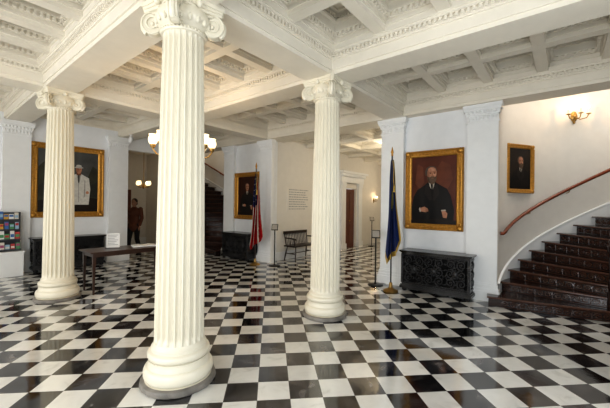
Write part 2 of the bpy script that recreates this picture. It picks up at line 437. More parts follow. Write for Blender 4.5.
# ------------------------------------------------------------------ columns
def make_column(label):
    t = thing('column', label, 'column', group='fluted Ionic columns of the hall')
    m = MB(); m.lathe([(.31, 0), (.320, .008), (.322, .028), (.318, .05), (.308, .057)], 72, rf=lambda a, j: 1 + .007 * math.sin(9 * a + j) + .006 * math.sin(23 * a) + .004 * math.sin(31 * a + 2 * j))
    m.build('stone_slab', M['stone'], t, smooth=True)
    p = [(.285, .057)]
    for k in range(9): a = -pi / 2 + pi * k / 8; p.append((.266 + .032 * math.cos(a), .119 + .058 * math.sin(a)))
    p += [(.266, .185), (.258, .205), (.253, .228), (.257, .24)]
    for k in range(9): a = -pi / 2 + pi * k / 8; p.append((.243 + .024 * math.cos(a), .276 + .034 * math.sin(a)))
    p += [(.236, .318), (.236, .338), (.224, .352), (.214, .375)]
    m = MB(); m.lathe(p, 56); m.build('base', M['colp'], t, smooth=True)
    nf = 22; ppf = 11; n = nf * ppf
    zs = [.372, .40, .43, .46] + [.46 + (3.06 - .46) * k / 10 for k in range(1, 11)] + [3.09, 3.115, 3.135, 3.15]
    prof = []; dep = []
    for z in zs:
        u = (z - .37) / 2.78
        prof.append((.213 - (.213 - .176) * u ** 1.5, .372 + (z - .372) * (1 + DZ / 2.778)))
        dep.append(0 if z < .39 or z > 3.14 else (.6 if z < .41 or z > 3.13 else 1))
    def rf(a, j):
        x = (a / (2 * pi) * nf) % 1 - .5
        if abs(x) > .41: return 1
        return 1 - dep[j] * .15 * math.sqrt(max(0, 1 - (x / .41) ** 2))
    m = MB(); m.lathe(prof, n, rf=rf); m.build('shaft', M['colp'], t, smooth=True, ang=28)
    m = MB()
    m.lathe([(.176, 3.148), (.192, 3.155), (.197, 3.165), (.192, 3.178), (.183, 3.185), (.183, 3.20), (.213, 3.225), (.238, 3.26), (.243, 3.29), (.23, 3.33), (.22, 3.36)], 48)
    for k in range(20):
        a = 2 * pi * k / 20; m.ball((.228 * math.cos(a), .228 * math.sin(a), 3.255), .022, .022, .034, 8, 6)
    for k in range(40):
        a = 2 * pi * k / 40; m.ball((.195 * math.cos(a), .195 * math.sin(a), 3.176), .010, n=6, m=4)
    def conc(rc, rm, cut):
        P = []
        for q in range(4):
            a = pi / 4 + q * pi / 2; nx_ = pi / 4 + (q + 1) * pi / 2
            A = Vector((rc * math.cos(a), rc * math.sin(a))); Bv = Vector((rc * math.cos(nx_), rc * math.sin(nx_)))
            e = (Bv - A).normalized(); A2 = A + e * cut; B2 = Bv - e * cut
            mid = (A + Bv) / 2; nrm = mid.normalized()
            for k in range(9):
                u = k / 8; pnt = A2.lerp(B2, u)
                P.append(tuple(pnt - nrm * (mid.length - rm) * math.sin(pi * u)))
        return P
    m.prism(conc(.365, .215, .03), 3.352, 3.375)
    m.prism(conc(.375, .235, .035), 3.375, 3.40); m.prism(conc(.39, .25, .035), 3.40, 3.438)
    for q in range(4):
        a = q * pi / 2; m.ball((.25 * math.cos(a), .25 * math.sin(a), 3.385), .03, .03, .036, 10, 6)
    for q in range(4):
        a = pi / 4 + q * pi / 2
        m.M = Matrix.Rotation(a, 4, 'Z') @ Matrix.Translation((.262, 0, 3.255))
        rv = .100
        m.prismy([(rv * .95 * math.cos(2 * pi * k / 32), rv * .95 * math.sin(2 * pi * k / 32)) for k in range(32)], -.028, .028)
        for sy in (-1, 1):
            pts = []; rr = []
            for k in range(61):
                u = k / 60; ang = pi / 2 - u * 2.0 * 2 * pi; r_ = rv * (1 - u) ** .9 * .90 + .016
                pts.append((r_ * math.cos(ang), sy * (.033 + .006 * u), r_ * math.sin(ang))); rr.append(.0092 * (1 - .4 * u))
            m.tube(pts, rr, 6); m.ball((0, sy * .037, 0), .017)
            m.tube([(.0, sy * .033, rv * .93), (-.05, sy * .05, rv * .9), (-.10, sy * .085, rv * .86), (-.13, sy * .12, rv * .82)], [.0092, .011, .011, .009], 6)
        m.tube([(rv * .95 * math.cos(t_), 0, rv * .95 * math.sin(t_)) for t_ in [pi / 2 - .1 * k for k in range(26)]], .024, 8)
        m.M = Matrix.Identity(4)
    m.build('capital', M['colp'], t, smooth=True, ang=35, loc=(0, 0, DZ))
    return t
c1 = make_column('tall white fluted column nearest the camera, standing on a round grey slab')
c1.location = (1.560, 2.715, 0)
dup(c1, (1.56, 6.50, 0), 0, 'white fluted column at the left, just before the dark side table and outdoor portrait')
dup(c1, (3.829, 2.705, 0), 0, 'white fluted column right of the tallest one, standing alone mid floor')
dup(c1, (3.829, 6.526, 0), 0, 'white fluted column hidden directly behind the nearest and tallest column')

# ------------------------------------------------------------------ paintings
def frame_parts(t, w, h, fw, ds=1.):
    prof = [(0, 0), (0, .035), (.12, .06), (.28, .065), (.42, .045), (.60, .04), (.74, .052), (.86, .044), (1, .016)]
    m = MB(); vs = []; fs = []
    m.M = Matrix.Diagonal((1, ds, 1, 1))
    for (i, d) in prof:
        x = w / 2 - i * fw; z = h / 2 - i * fw
        vs += [(-x, -d, -z), (x, -d, -z), (x, -d, z), (-x, -d, z)]
    for j in range(len(prof) - 1):
        for k in range(4): fs.append((4 * j + k, 4 * j + (k + 1) % 4, 4 * j + 4 + (k + 1) % 4, 4 * j + 4 + k))
    m.add(vs, fs)
    for sx in (-1, 1):
        for sz in (-1, 1):
            X = sx * (w / 2 - fw * .42); Z = sz * (h / 2 - fw * .42)
            m.ball((X, -.055, Z), fw * .42, .03, fw * .42, 10, 6)
            for k in range(5):
                a = pi / 2 * k / 4
                m.ball((X - sx * fw * .55 * math.cos(a), -.052, Z - sz * fw * .55 * math.sin(a)), fw * .17, .024, fw * .17, 8, 5)
    for (L_, hor) in ((w, 1), (h, 0)):
        half = h / 2 if hor else w / 2
        n = int(L_ / (fw * .34))
        for s_ in (-1, 1):
            wave = []
            N_ = n * 6
            for k in range(N_ + 1):
                u = -L_ / 2 + fw + (L_ - 2 * fw) * k / N_; q = s_ * (half - fw * .50 + fw * .13 * math.sin(pi * k / 6))
                wave.append((u, -.050, q) if hor else (q, -.050, u))
            m.tube(wave, fw * .06, 5)
            for k in range(n):
                u = -L_ / 2 + fw + (L_ - 2 * fw) * (k + .5) / n
                sg = 1 if k % 2 else -1
                q = s_ * (half - fw * (.5 - .12 * sg)); q2 = s_ * (half - fw * .14)
                if hor: m.ball((u, -.047, q), fw * .11, .014, fw * .09, 6, 4); m.ball((u, -.060, q2), fw * .13, .014, fw * .09, 6, 4)
                else: m.ball((q, -.047, u), fw * .09, .014, fw * .11, 6, 4); m.ball((q2, -.060, u), fw * .09, .014, fw * .13, 6, 4)
    return m.build('frame', [M['gold']], t, smooth=True, ang=50, recalc=True)

class Canvas:
    def __init__(s, w, h):
        s.w = w; s.h = h; s.m = MB(); s.mats = []; s.y = -.014
        s.m.box(-w / 2, w / 2, -.013, 0, -h / 2, h / 2)
    def mt(s, mtr):
        if mtr not in s.mats: s.mats.append(mtr)
        s.m.mi = s.mats.index(mtr)
    def poly(s, pts, mtr):
        s.mt(mtr); s.y -= .0003
        s.m.add([((min(max(x, 0), 1) - .5) * s.w, s.y, (min(max(z, 0), 1) - .5) * s.h) for x, z in pts], [tuple(range(len(pts)))])
    def ell(s, cx, cz, rx, rz, mtr, a0=0, a1=2 * pi, tilt=0):
        P = []
        for k in range(28):
            a = a0 + (a1 - a0) * k / 28; x = rx * math.cos(a); z = rz * math.sin(a)
            P.append((cx + x * math.cos(tilt) - z * math.sin(tilt), cz + x * math.sin(tilt) + z * math.cos(tilt)))
        s.poly(P, mtr)
P_skin = paint('skin', (.44, .21, .125)); P_skin1 = paint('skin_half', (.30, .13, .073)); P_skin2 = paint('skin_shadow', (.17, .065, .036)); P_lite = paint('skin_light', (.55, .29, .185)); P_blk = paint('black', (.004, .003, .003)); P_dk = paint('darkcoat', (.010, .008, .007)); P_lap = paint('lapel', (.014, .010, .009))
P_wht = paint('white', (.48, .43, .35)); P_hair = paint('greyhair', (.085, .062, .048)); P_beard = paint('softbeard', (.115, .072, .046), (30, .5)); P_beard2 = paint('softbeard_shadow', (.065, .038, .024), (30, .5)); P_brn = paint('brownbg', (.040, .012, .006), (3, .8)); P_redbg = paint('redbg', (.095, .024, .011), (2.0, .95)); P_red = paint('redbrown', (.08, .014, .008)); P_red2 = paint('redglow', (.13, .036, .016), (4, .6))
P_grn = paint('olive', (.034, .034, .021), (5, .6)); P_sky = paint('dusk', (.075, .076, .072), (3, .8)); P_hill = paint('hill', (.022, .023, .016), (5, .6)); P_suit = paint('paleflannel', (.56, .54, .49)); P_suit2 = paint('paleflannel_shadow', (.32, .31, .28)); P_hat = paint('palehat', (.48, .46, .41)); P_dbrn = paint('umber', (.012, .007, .0045), (4, .6))

def gentleman(cv, cx, hz, s, coat=P_blk, hair=P_hair, beard=True, hands=True, asp=1., bmat=None):
    S = s
    bmat = bmat or hair
    X = lambda x: cx + x * S * asp
    Z = lambda z: hz + z * S
    # coat turned slightly to one side
    cv.poly([(X(-2.5), Z(-7)), (X(-2.7), Z(-4.8)), (X(-2.4), Z(-3.0)), (X(-1.9), Z(-2.1)), (X(-1.0), Z(-1.55)), (X(-.5), Z(-1.1)), (X(.5), Z(-1.1)), (X(1.2), Z(-1.55)), (X(2.0), Z(-2.0)), (X(2.5), Z(-3.0)), (X(2.9), Z(-4.8)), (X(2.8), Z(-7))], coat)
    cv.poly([(X(-.75), Z(-1.35)), (X(-.25), Z(-1.6)), (X(.1), Z(-3.4)), (X(-.2), Z(-3.6)), (X(-.95), Z(-2.6))], P_lap)
    cv.poly([(X(.75), Z(-1.35)), (X(.35), Z(-1.6)), (X(.15), Z(-3.4)), (X(.4), Z(-3.6)), (X(1.05), Z(-2.6))], P_lap)
    cv.poly([(X(-.38), Z(-1.0)), (X(.42), Z(-1.0)), (X(.36), Z(-1.5)), (X(.1), Z(-2.3)), (X(-.24), Z(-1.6))], P_wht)
    cv.poly([(X(-.1), Z(-1.35)), (X(.2), Z(-1.35)), (X(.16), Z(-2.3)), (X(.02), Z(-2.3))], coat)
    cv.poly([(X(-.42), Z(-.3)), (X(.42), Z(-.3)), (X(.42), Z(-1.15)), (X(-.42), Z(-1.15))], P_skin2)
    # head, turned a little to the right
    cv.poly([(X(-.80), Z(-.20)), (X(-.86), Z(.35)), (X(-.68), Z(.82)), (X(-.25), Z(1.04)), (X(.25), Z(1.02)), (X(.58), Z(.80)), (X(.70), Z(.40)), (X(.66), Z(-.15)), (X(.5), Z(-.2)), (X(-.5), Z(-.2))], hair)
    cv.poly([(X(-.58), Z(.30)), (X(-.44), Z(.70)), (X(-.15), Z(.88)), (X(.22), Z(.88)), (X(.50), Z(.70)), (X(.66), Z(.28)), (X(.64), Z(-.35)), (X(.46), Z(-.82)), (X(.10), Z(-1.02)), (X(-.34), Z(-.82)), (X(-.56), Z(-.35))], P_skin)
    cv.poly([(X(-.58), Z(.30)), (X(-.46), Z(.62)), (X(-.30), Z(.2)), (X(-.28), Z(-.4)), (X(-.14), Z(-.9)), (X(-.34), Z(-.82)), (X(-.56), Z(-.35))], P_skin1)
    cv.poly([(X(-.05), Z(.76)), (X(.40), Z(.66)), (X(.38), Z(.40)), (X(.0), Z(.42))], P_lite)
    cv.poly([(X(.28), Z(-.02)), (X(.56), Z(0)), (X(.54), Z(-.26)), (X(.36), Z(-.26))], P_lite)
    for ex in (-.14, .40):
        cv.ell(X(ex), Z(.11), S * .17 * asp, S * .10, P_skin1)
        cv.ell(X(ex), Z(.08), S * .085 * asp, S * .05, P_dbrn)
        cv.poly([(X(ex - .19), Z(.21)), (X(ex + .18), Z(.23)), (X(ex + .16), Z(.28)), (X(ex - .16), Z(.27))], P_skin2)
    cv.poly([(X(.10), Z(.15)), (X(.20), Z(.15)), (X(.32), Z(-.26)), (X(.02), Z(-.28))], P_skin1); cv.poly([(X(.17), Z(.12)), (X(.23), Z(.12)), (X(.29), Z(-.20)), (X(.19), Z(-.20))], P_lite)
    if beard:
        cv.poly([(X(-.60), Z(-.06)), (X(-.48), Z(-.36)), (X(-.20), Z(-.44)), (X(-.06), Z(-.34)), (X(.14), Z(-.31)), (X(.30), Z(-.34)), (X(.42), Z(-.44)), (X(.58), Z(-.36)), (X(.68), Z(-.04)), (X(.66), Z(-.75)), (X(.44), Z(-1.22)), (X(.12), Z(-1.42)), (X(-.26), Z(-1.22)), (X(-.54), Z(-.75))], bmat)
        cv.poly([(X(-.54), Z(-.36)), (X(-.36), Z(-.5)), (X(-.22), Z(-1.0)), (X(.06), Z(-1.38)), (X(-.26), Z(-1.22)), (X(-.52), Z(-.75))], P_beard2)
    else:
        cv.poly([(X(-.16), Z(-.38)), (X(.14), Z(-.32)), (X(.40), Z(-.38)), (X(.36), Z(-.48)), (X(-.12), Z(-.48))], hair)
    cv.poly([(X(-.04), Z(-.52)), (X(.32), Z(-.52)), (X(.24), Z(-.60)), (X(.03), Z(-.60))], P_skin1)
    if hands:
        cv.poly([(X(-1.5), Z(-4.55)), (X(-.9), Z(-4.35)), (X(-.45), Z(-4.6)), (X(-.35), Z(-4.95)), (X(-.75), Z(-5.1)), (X(-1.35), Z(-5.0))], P_skin); cv.poly([(X(1.35), Z(-4.9)), (X(1.8), Z(-4.85)), (X(2.1), Z(-5.2)), (X(2.0), Z(-5.8)), (X(1.55), Z(-5.75))], P_skin)
        cv.poly([(X(-1.65), Z(-4.7)), (X(-1.5), Z(-4.4)), (X(-1.35), Z(-4.95)), (X(-1.5), Z(-5.1))], P_wht); cv.poly([(X(1.3), Z(-4.75)), (X(1.85), Z(-4.7)), (X(1.9), Z(-4.86)), (X(1.32), Z(-4.92))], P_wht)
        for k in range(3): cv.poly([(X(-.8), Z(-4.62 - .15 * k)), (X(-.36), Z(-4.72 - .14 * k)), (X(-.36), Z(-4.75 - .14 * k)), (X(-.8), Z(-4.66 - .15 * k))], P_skin2)
        for k in range(3): cv.poly([(X(1.55 + .15 * k), Z(-5.2)), (X(1.58 + .15 * k), Z(-5.2)), (X(1.63 + .13 * k), Z(-5.72)), (X(1.60 + .13 * k), Z(-5.72))], P_skin2)

def painting(label, w, h, fw, loc, rz, draw, ds=1.):
    t = thing('framed_portrait', label, 'painting', loc, rz)
    frame_parts(t, w, h, fw, ds)
    cw, ch = w - 2 * fw + .01, h - 2 * fw + .01
    cv = Canvas(cw, ch); draw(cv, ch / cw)
    cv.m.build('canvas', cv.mats, t, recalc=False)
    return t
def d_right(cv, a):
    cv.mt(P_redbg)
    cv.poly([(.55, .55), (.8, .5), (.92, .65), (.86, .86), (.68, .92), (.56, .8)], P_red2); cv.poly([(.08, .6), (.2, .52), (.3, .62), (.26, .85), (.14, .9)], P_red2)
    cv.poly([(.02, 0), (.05, .40), (.12, .46), (.24, .46), (.24, 0)], P_red); cv.poly([(.78, 0), (.78, .44), (.88, .44), (.96, .36), (.98, 0)], P_red)
    gentleman(cv, .46, .74, .112, P_blk, P_hair, True, True, a * .98, P_beard)
    cv.poly([(0, 0), (1, 0), (1, .06), (.6, .08), (0, .05)], P_dbrn)
def d_mid(cv, a):
    cv.mt(P_brn)
    gentleman(cv, .48, .73, .10, P_dk, P_hair, False, True, a)
    cv.poly([(0, 0), (1, 0), (1, .10), (0, .07)], P_dbrn)
def d_small(cv, a):
    cv.mt(P_dbrn)
    gentleman(cv, .52, .68, .13, P_blk, P_hair, True, False, a, P_beard)
def d_left(cv, a):
    cv.mt(P_grn)
    cv.poly([(0, .50), (1, .44), (1, 1), (0, 1)], P_sky)
    cv.poly([(.0, .7), (.12, .82), (.25, .74), (.34, .85), (.4, .7), (.36, .5), (.2, .42), (0, .48)], P_grn); cv.poly([(.82, .6), (.9, .78), (1, .72), (1, .4), (.84, .42)], P_grn)
    cv.poly([(0, .40), (.2, .56), (.35, .47), (.6, .54), (.85, .45), (1, .52), (1, .25), (0, .25)], P_hill)
    cv.poly([(0, 0), (1, 0), (1, .22), (.5, .28), (0, .18)], P_dbrn)
    X = lambda x: .655 + x * .1 * a * .74
    Z = lambda z: .71 + z * .074
    cv.poly([(X(-1.9), Z(-8.0)), (X(-2.3), Z(-4.4)), (X(-2.0), Z(-1.9)), (X(-.6), Z(-1.1)), (X(.6), Z(-1.1)), (X(2.0), Z(-1.9)), (X(2.3), Z(-4.4)), (X(2.0), Z(-8.0))], P_suit)
    cv.poly([(X(-1.3), Z(-2.4)), (X(-1.1), Z(-2.4)), (X(-1.0), Z(-6.5)), (X(-1.35), Z(-6.0))], P_suit2)
    cv.poly([(X(1.1), Z(-2.4)), (X(1.3), Z(-2.4)), (X(1.3), Z(-6.0)), (X(1.0), Z(-6.5))], P_suit2)
    cv.poly([(X(-.45), Z(-1.2)), (X(.45), Z(-1.2)), (X(.1), Z(-3.2)), (X(-.1), Z(-3.2))], P_suit2)
    cv.poly([(X(-.15), Z(-1.3)), (X(.15), Z(-1.3)), (X(.1), Z(-3.0)), (X(-.1), Z(-3.0))], P_dk)
    cv.poly([(X(-.1), Z(-3.2)), (X(.06), Z(-3.2)), (X(.1), Z(-7.4)), (X(-.05), Z(-7.4))], P_suit2)
    cv.poly([(X(-.4), Z(-.4)), (X(.4), Z(-.4)), (X(.45), Z(-1.3)), (X(-.45), Z(-1.3))], P_skin2)
    cv.ell(X(0), Z(0), .046 * a * .9, .072, P_skin); cv.ell(X(-.3), Z(-.1), .018 * a, .048, P_skin1)
    cv.poly([(X(-.95), Z(.40)), (X(-.62), Z(.30)), (X(0), Z(.26)), (X(.62), Z(.30)), (X(.95), Z(.40)), (X(.58), Z(.56)), (X(.45), Z(.98)), (X(0), Z(1.08)), (X(-.45), Z(.98)), (X(-.58), Z(.56))], P_hat)
    cv.poly([(X(-.58), Z(.46)), (X(.58), Z(.46)), (X(.55), Z(.60)), (X(-.55), Z(.60))], P_suit2)
    cv.ell(X(-1.6), Z(-5.2), .024 * a, .026, P_skin); cv.ell(X(1.7), Z(-5.2), .024 * a, .026, P_skin)
    for ex in (-.15, .22): cv.ell(X(ex), Z(.1), .009, .006, P_dbrn)
    cv.poly([(X(-.05), Z(.05)), (X(.05), Z(.05)), (X(.12), Z(-.3)), (X(-.08), Z(-.3))], P_skin1)
painting('large gilt framed portrait of a seated bearded man in black, above the right chest', 1.08, 1.54, .125, (XW - .001, 1.96, 1.92), R(-90), d_right)
painting('gilt framed dark portrait of a man beside the stars and stripes flag', 1.12, 1.40, .13, (XW - .001, 7.34, 1.85), R(-90), d_mid)
painting('gilt framed portrait of a man in a pale suit and hat outdoors', 1.52, 1.78, .14, (2.50, YL - .001, 2.11), 0, d_left)
ph = R(26.5)
px_, py_, _ = sp(SR - .036, ph, SYR, 1, 0)
painting('small gilt framed portrait hanging on the curved wall above the right stairs', .70, .90, .08, (px_, py_, 2.32), -ph - R(4.5), d_small, .62)

# ------------------------------------------------------------------ carved chests
def spiral_pts(cx, cz, y, r0, turns, a0, dr, n=26):
    P = []
    for k in range(n + 1):
        u = k / n; a = a0 + dr * turns * 2 * pi * u; r = r0 * (1 - .85 * u)
        P.append((cx + r * math.cos(a), y, cz + r * math.sin(a)))
    return P
def make_chest(label, w, loc, rz):
    t = thing('carved_chest', label, 'chest', loc, rz, None)
    dp = .40; h = .77; x = w / 2
    m = MB(); m.box(-x + .02, x - .02, -dp + .05, -.02, .09, h - .06); m.build('body', M['iron2'], t)
    m = MB()
    m.box(-x - .03, x + .03, -dp - .03, 0, h - .022, h); m.box(-x - .018, x + .018, -dp - .018, 0, h - .034, h - .022); m.box(-x - .004, x + .004, -dp - .004, 0, h - .05, h - .034); m.box(-x + .01, x - .01, -dp + .01, -.01, h - .065, h - .05)
    m.build('top', M['ctop'], t)
    m = MB(); m.box(-x - .02, x + .02, -dp - .02, 0, .06, .105); m.box(-x - .008, x + .008, -dp - .008, 0, .105, .13); m.box(-x + .012, x - .012, -dp + .012, -.01, .13, .155)
    pts = [(-x + .08, .07), (-x + .14, .035), (-x * .5, .055), (-x * .25, .02), (0, .05), (x * .25, .02), (x * .5, .055), (x - .14, .035), (x - .08, .07)]
    m.prismy(pts, -dp + .005, -dp + .03)
    m.build('plinth', M['iron'], t)
    for sx in (-1, 1):
        for yy in (-dp + .05, -.05):
            m = MB(); m.M = Matrix.Translation((sx * (x - .05), yy, 0)); m.lathe([(.028, 0), (.045, .02), (.045, .04), (.03, .055), (.045, .07)], 16); m.build('foot', M['iron'], t, smooth=True)
    for sx in (-1, 1):
        m = MB(); m.box(sx * x - .045 * (sx > 0), sx * x + .045 * (sx < 0), -dp, -dp + .05, .155, h - .065)
        for k in range(7): m.ball((sx * (x - .022), -dp, .19 + k * .078), .017, .012, .028, 8, 6)
        m.build('corner_post', M['iron'], t, smooth=True)
    m = MB(); y = -dp + .034; z0, z1 = .16, h - .07; H = z1 - z0
    rg = random.Random(5)
    nc = max(6, int(round((w - .1) / .175))); cw = (w - .1) / nc; rows_ = 3; rh = (H - .06) / rows_
    for i in range(nc):
        for j in range(rows_):
            cx = -x + .05 + cw * (i + .5); cz = z0 + .03 + rh * (j + .5)
            mir = 1 if i < nc / 2 else -1; dr = (1 if (i + j) % 2 else -1) * mir
            a0 = (rg.random() - .5) * .8 + (pi / 2 if j % 2 else -pi / 2)
            r0 = min(cw, rh) * .52
            m.tube(spiral_pts(cx, cz, y - .008 - .006 * rg.random(), r0, 1.7, a0, dr, 24), [.015] * 9 + [.0125] * 8 + [.009] * 8, 6)
            m.ball((cx, y - .016, cz), .017, .018, .017, 8, 6)
            for k in range(5):
                a = a0 + 1.26 * k; q = r0 * 1.08
                m.M = Matrix.Translation((cx + q * math.cos(a), y - .006, cz + q * math.sin(a))) @ Matrix.Rotation(-a + .6 * dr, 4, 'Y')
                m.ball((0, 0, 0), .030, .014, .012, 8, 5); m.M = Matrix.Identity(4)
    for q in (-.30, .30, 0):
        m.ball((q * w, y - .018, z0 + H * .5), .045, .026, .055, 10, 8)
        for k in range(8):
            a = 2 * pi * k / 8; m.ball((q * w + .055 * math.cos(a), y - .012, z0 + H * .5 + .065 * math.sin(a)), .02, .018, .02, 8, 5)
    m.box(-x + .045, x - .045, y - .012, y + .014, z1 - .026, z1); m.box(-x + .045, x - .045, y - .012, y + .014, z0, z0 + .026)
    for k in range(int(w / .05)):
        m.ball((-x + .07 + k * .05, y - .014, z1 - .013), .017, .014, .012, 6, 5); m.ball((-x + .07 + k * .05, y - .014, z0 + .013), .017, .014, .012, 6, 5)
    m.build('carved_front', M['iron'], t, smooth=True)
    zc = z0 + H / 2
    for sx in (-1, 1):
        m = MB(); m.M = Matrix.Translation((sx * (x - .02), -dp / 2, 0)) @ Matrix.Rotation(sx * pi / 2, 4, 'Z')
        for sz in (-1, 0, 1):
            for sq in (-1, 1): m.tube(spiral_pts(sq * .075, zc + sz * .16, -.004, .07, 1.6, 0 if sq < 0 else pi, sq * (sz or 1)), .012, 6)
        m.ball((0, -.006, zc), .03, .015, .03); m.box(-.15, .15, -.012, .0, z1 - .03, z1); m.box(-.15, .15, -.012, .0, z0, z0 + .03)
        m.build('carved_side', M['iron'], t, smooth=True)
    return t
make_chest('black carved chest with scrollwork front under the large portrait beside the navy flag', 1.2, (XW - .04, 1.81, 0), R(-90))
make_chest('black carved chest under the portrait beside the stars and stripes flag', 1.15, (XW - .04, 7.40, 0), R(-90))
make_chest('long black carved chest under the portrait of the man in a pale suit', 1.42, (2.45, YL - .04, 0), 0)

# ------------------------------------------------------------------ side table
t = thing('side_table', 'dark wooden side table with tapered legs between the left columns', 'table', (2.66, 6.53, 0))
w, d, h = 1.45, .62, .74
m = MB(); m.box(-w / 2, w / 2, -d / 2, d / 2, h - .018, h); m.box(-w / 2 + .008, w / 2 - .008, -d / 2 + .008, d / 2 - .008, h - .026, h - .018); m.build('tabletop', M['twood'], t)
m = MB(); m.ring(-w / 2 + .06, w / 2 - .06, -d / 2 + .06, d / 2 - .06, .022, h - .095, h - .026); m.build('apron', M['twood'], t)
for sx in (-1, 1):
    for sy in (-1, 1):
        m = MB(); X = sx * (w / 2 - .075); Y = sy * (d / 2 - .075)
        m.box(X - .025, X + .025, Y - .025, Y + .025, h - .11, h - .026)
        vs = [(X + a * q, Y + b_ * q, z) for (q, z) in ((.012, 0), (.024, h - .11)) for (a, b_) in ((-1, -1), (1, -1), (1, 1), (-1, 1))]
        m.add(vs, [(3, 2, 1, 0), (4, 5, 6, 7), (0, 1, 5, 4), (1, 2, 6, 5), (2, 3, 7, 6), (3, 0, 4, 7)])
        m.build('leg', M['twood'], t)
t = thing('sign_holder', 'small upright sign card standing on the dark side table', 'sign', (2.42, 6.60, h), R(-28))
m = MB(); m.box(-.12, .12, -.035, .035, 0, .012); m.build('foot', M['dwood'], t)
m = MB(); m.box(-.11, .11, -.006, .006, .012, .28); m.build('card', M['paper'], t)
m = MB()
for k in range(7): m.box(-.085, .085 - .03 * (k % 3), -.0075, -.006, .24 - k * .03, .249 - k * .03)
m.build('printed_lines', M['paperg'], t)
t = thing('guest_book', 'open white book lying on the dark side table', 'book', (2.95, 6.5, h), R(-15))
m = MB()
m.add([(-.22, -.15, .004), (0, -.15, .010), (.22, -.15, .004), (-.22, .15, .004), (0, .15, .010), (.22, .15, .004), (-.21, -.15, .022), (-.09, -.15, .034), (0, -.15, .018), (.09, -.15, .034), (.21, -.15, .022), (-.21, .15, .022), (-.09, .15, .034), (0, .15, .018), (.09, .15, .034), (.21, .15, .022)],
      [(6, 7, 12, 11), (7, 8, 13, 12), (8, 9, 14, 13), (9, 10, 15, 14), (0, 3, 4, 1), (1, 4, 5, 2), (0, 1, 8, 7, 6), (1, 2, 10, 9, 8), (3, 11, 12, 13, 4), (4, 13, 14, 15, 5), (0, 6, 11, 3), (2, 5, 15, 10)])
m.build('pages', M['paper'], t)
m = MB(); m.box(-.23, .23, -.16, .16, 0, .005); m.build('cover', M['mahog'], t)

# ------------------------------------------------------------------ flags
def flag_cloth(t, kind, ztop, L, wmax):
    m = MB(); ns, nu = 56, 40
    vs = []
    for j in range(nu + 1):
        u = j / nu
        W = .05 + wmax * u ** .75 * (1 + .12 * math.sin(7 * u + (0 if kind == 'us' else 1.3)))
        for i in range(ns + 1):
            s = i / ns
            fold = math.sin(2 * pi * 3.5 * s + 1.2 * u + .5) * (.022 + .055 * u)
            fold += .022 * math.sin(2 * pi * 7.3 * s + 3 * u) * u + .012 * math.sin(2 * pi * 1.6 * s - 5 * u)
            x = W * (s - .42) + .022 * math.sin(3.2 * u + 4 * s) * u; z = ztop - u * L * (1 - .10 * abs(s - .5) - .5 * max(0, s - .6) + .05 * math.sin(9 * s))
            vs.append((x, fold - .05 * u, z))
    fs = []; mi = []
    for j in range(nu):
        for i in range(ns):
            fs.append((j * (ns + 1) + i, j * (ns + 1) + i + 1, (j + 1) * (ns + 1) + i + 1, (j + 1) * (ns + 1) + i))
            s = (i + .5) / ns; u = (j + .5) / nu
            if kind == 'us':
                if u < .46 and s < .62: mi.append(2)
                else: mi.append(1 if ((s * 6 + u * 1.6) % 2) > 1.15 else 0)
            else:
                if i >= ns - 3 or j >= nu - 2: mi.append(1)
                elif (s - .52) ** 2 / .03 + (u - .42) ** 2 / .010 < 1: mi.append(1 if int(s * 40) % 3 else 2)
                else: mi.append(0)
    m.add(vs, fs); m.m = mi
    if kind == 'us':
        for j in range(3, 18, 3):
            for i in range(4, 34, 5):
                v = Vector(vs[j * (ns + 1) + i + (j % 2) * 2]); v.y -= .004; st = []
                for k in range(10):
                    rr = .010 if k % 2 == 0 else .004; a = pi / 2 + k * pi / 5
                    st.append((v.x + rr * math.cos(a), v.y, v.z + rr * math.sin(a)))
                m.mi = 1; m.add(st, [tuple(range(10))])
    mats = [M['red'], M['wcloth'], M['navyus']] if kind == 'us' else [M['navy'], M['fringe'], M['crest']]
    return m.build('flag_cloth', mats, t, smooth=True, ang=180, recalc=False)
def make_flag(label, loc, rz, kind, ztop):
    t = thing('flag_on_pole', label, 'flag', loc, rz)
    m = MB(); m.lathe([(.135, 0), (.14, .015), (.13, .03), (.065, .055), (.035, .075), (.03, .16), (.018, .17)], 28); m.build('base', M['brass'], t, smooth=True)
    m = MB(); m.tube([(0, 0, .05), (0, 0, 2.55)], .014, 10); m.build('pole', M['dwood'], t, smooth=True)
    m = MB(); m.ball((0, 0, 2.56), .022); m.lathe([(.012, 2.57), (.028, 2.61), (.016, 2.66), (.001, 2.72)], 12); m.build('finial', M['gold'], t, smooth=True)
    flag_cloth(t, kind, ztop, ztop - (.45 if kind == 'us' else .55), .30 if kind == 'us' else .18)
    m = MB(); m.tube([(.01, -.025, 2.45), (.03, -.035, 2.3), (.025, -.05, 2.1), (.035, -.06, 1.98)], .006, 6); m.tube([(.035, -.06, 1.98), (.035, -.06, 1.86)], [.012, .018], 8); m.build('cord_and_tassel', M['fringe'], t, smooth=True)
    return t
make_flag('stars and stripes flag hanging limp on a pole beside the far pilaster', (5.78, 6.36, 0), R(-52), 'us', 2.42)
make_flag('navy blue flag with gold fringe hanging on a pole left of the right chest', (5.70, 2.52, 0), R(-62), 'vt', 2.47)

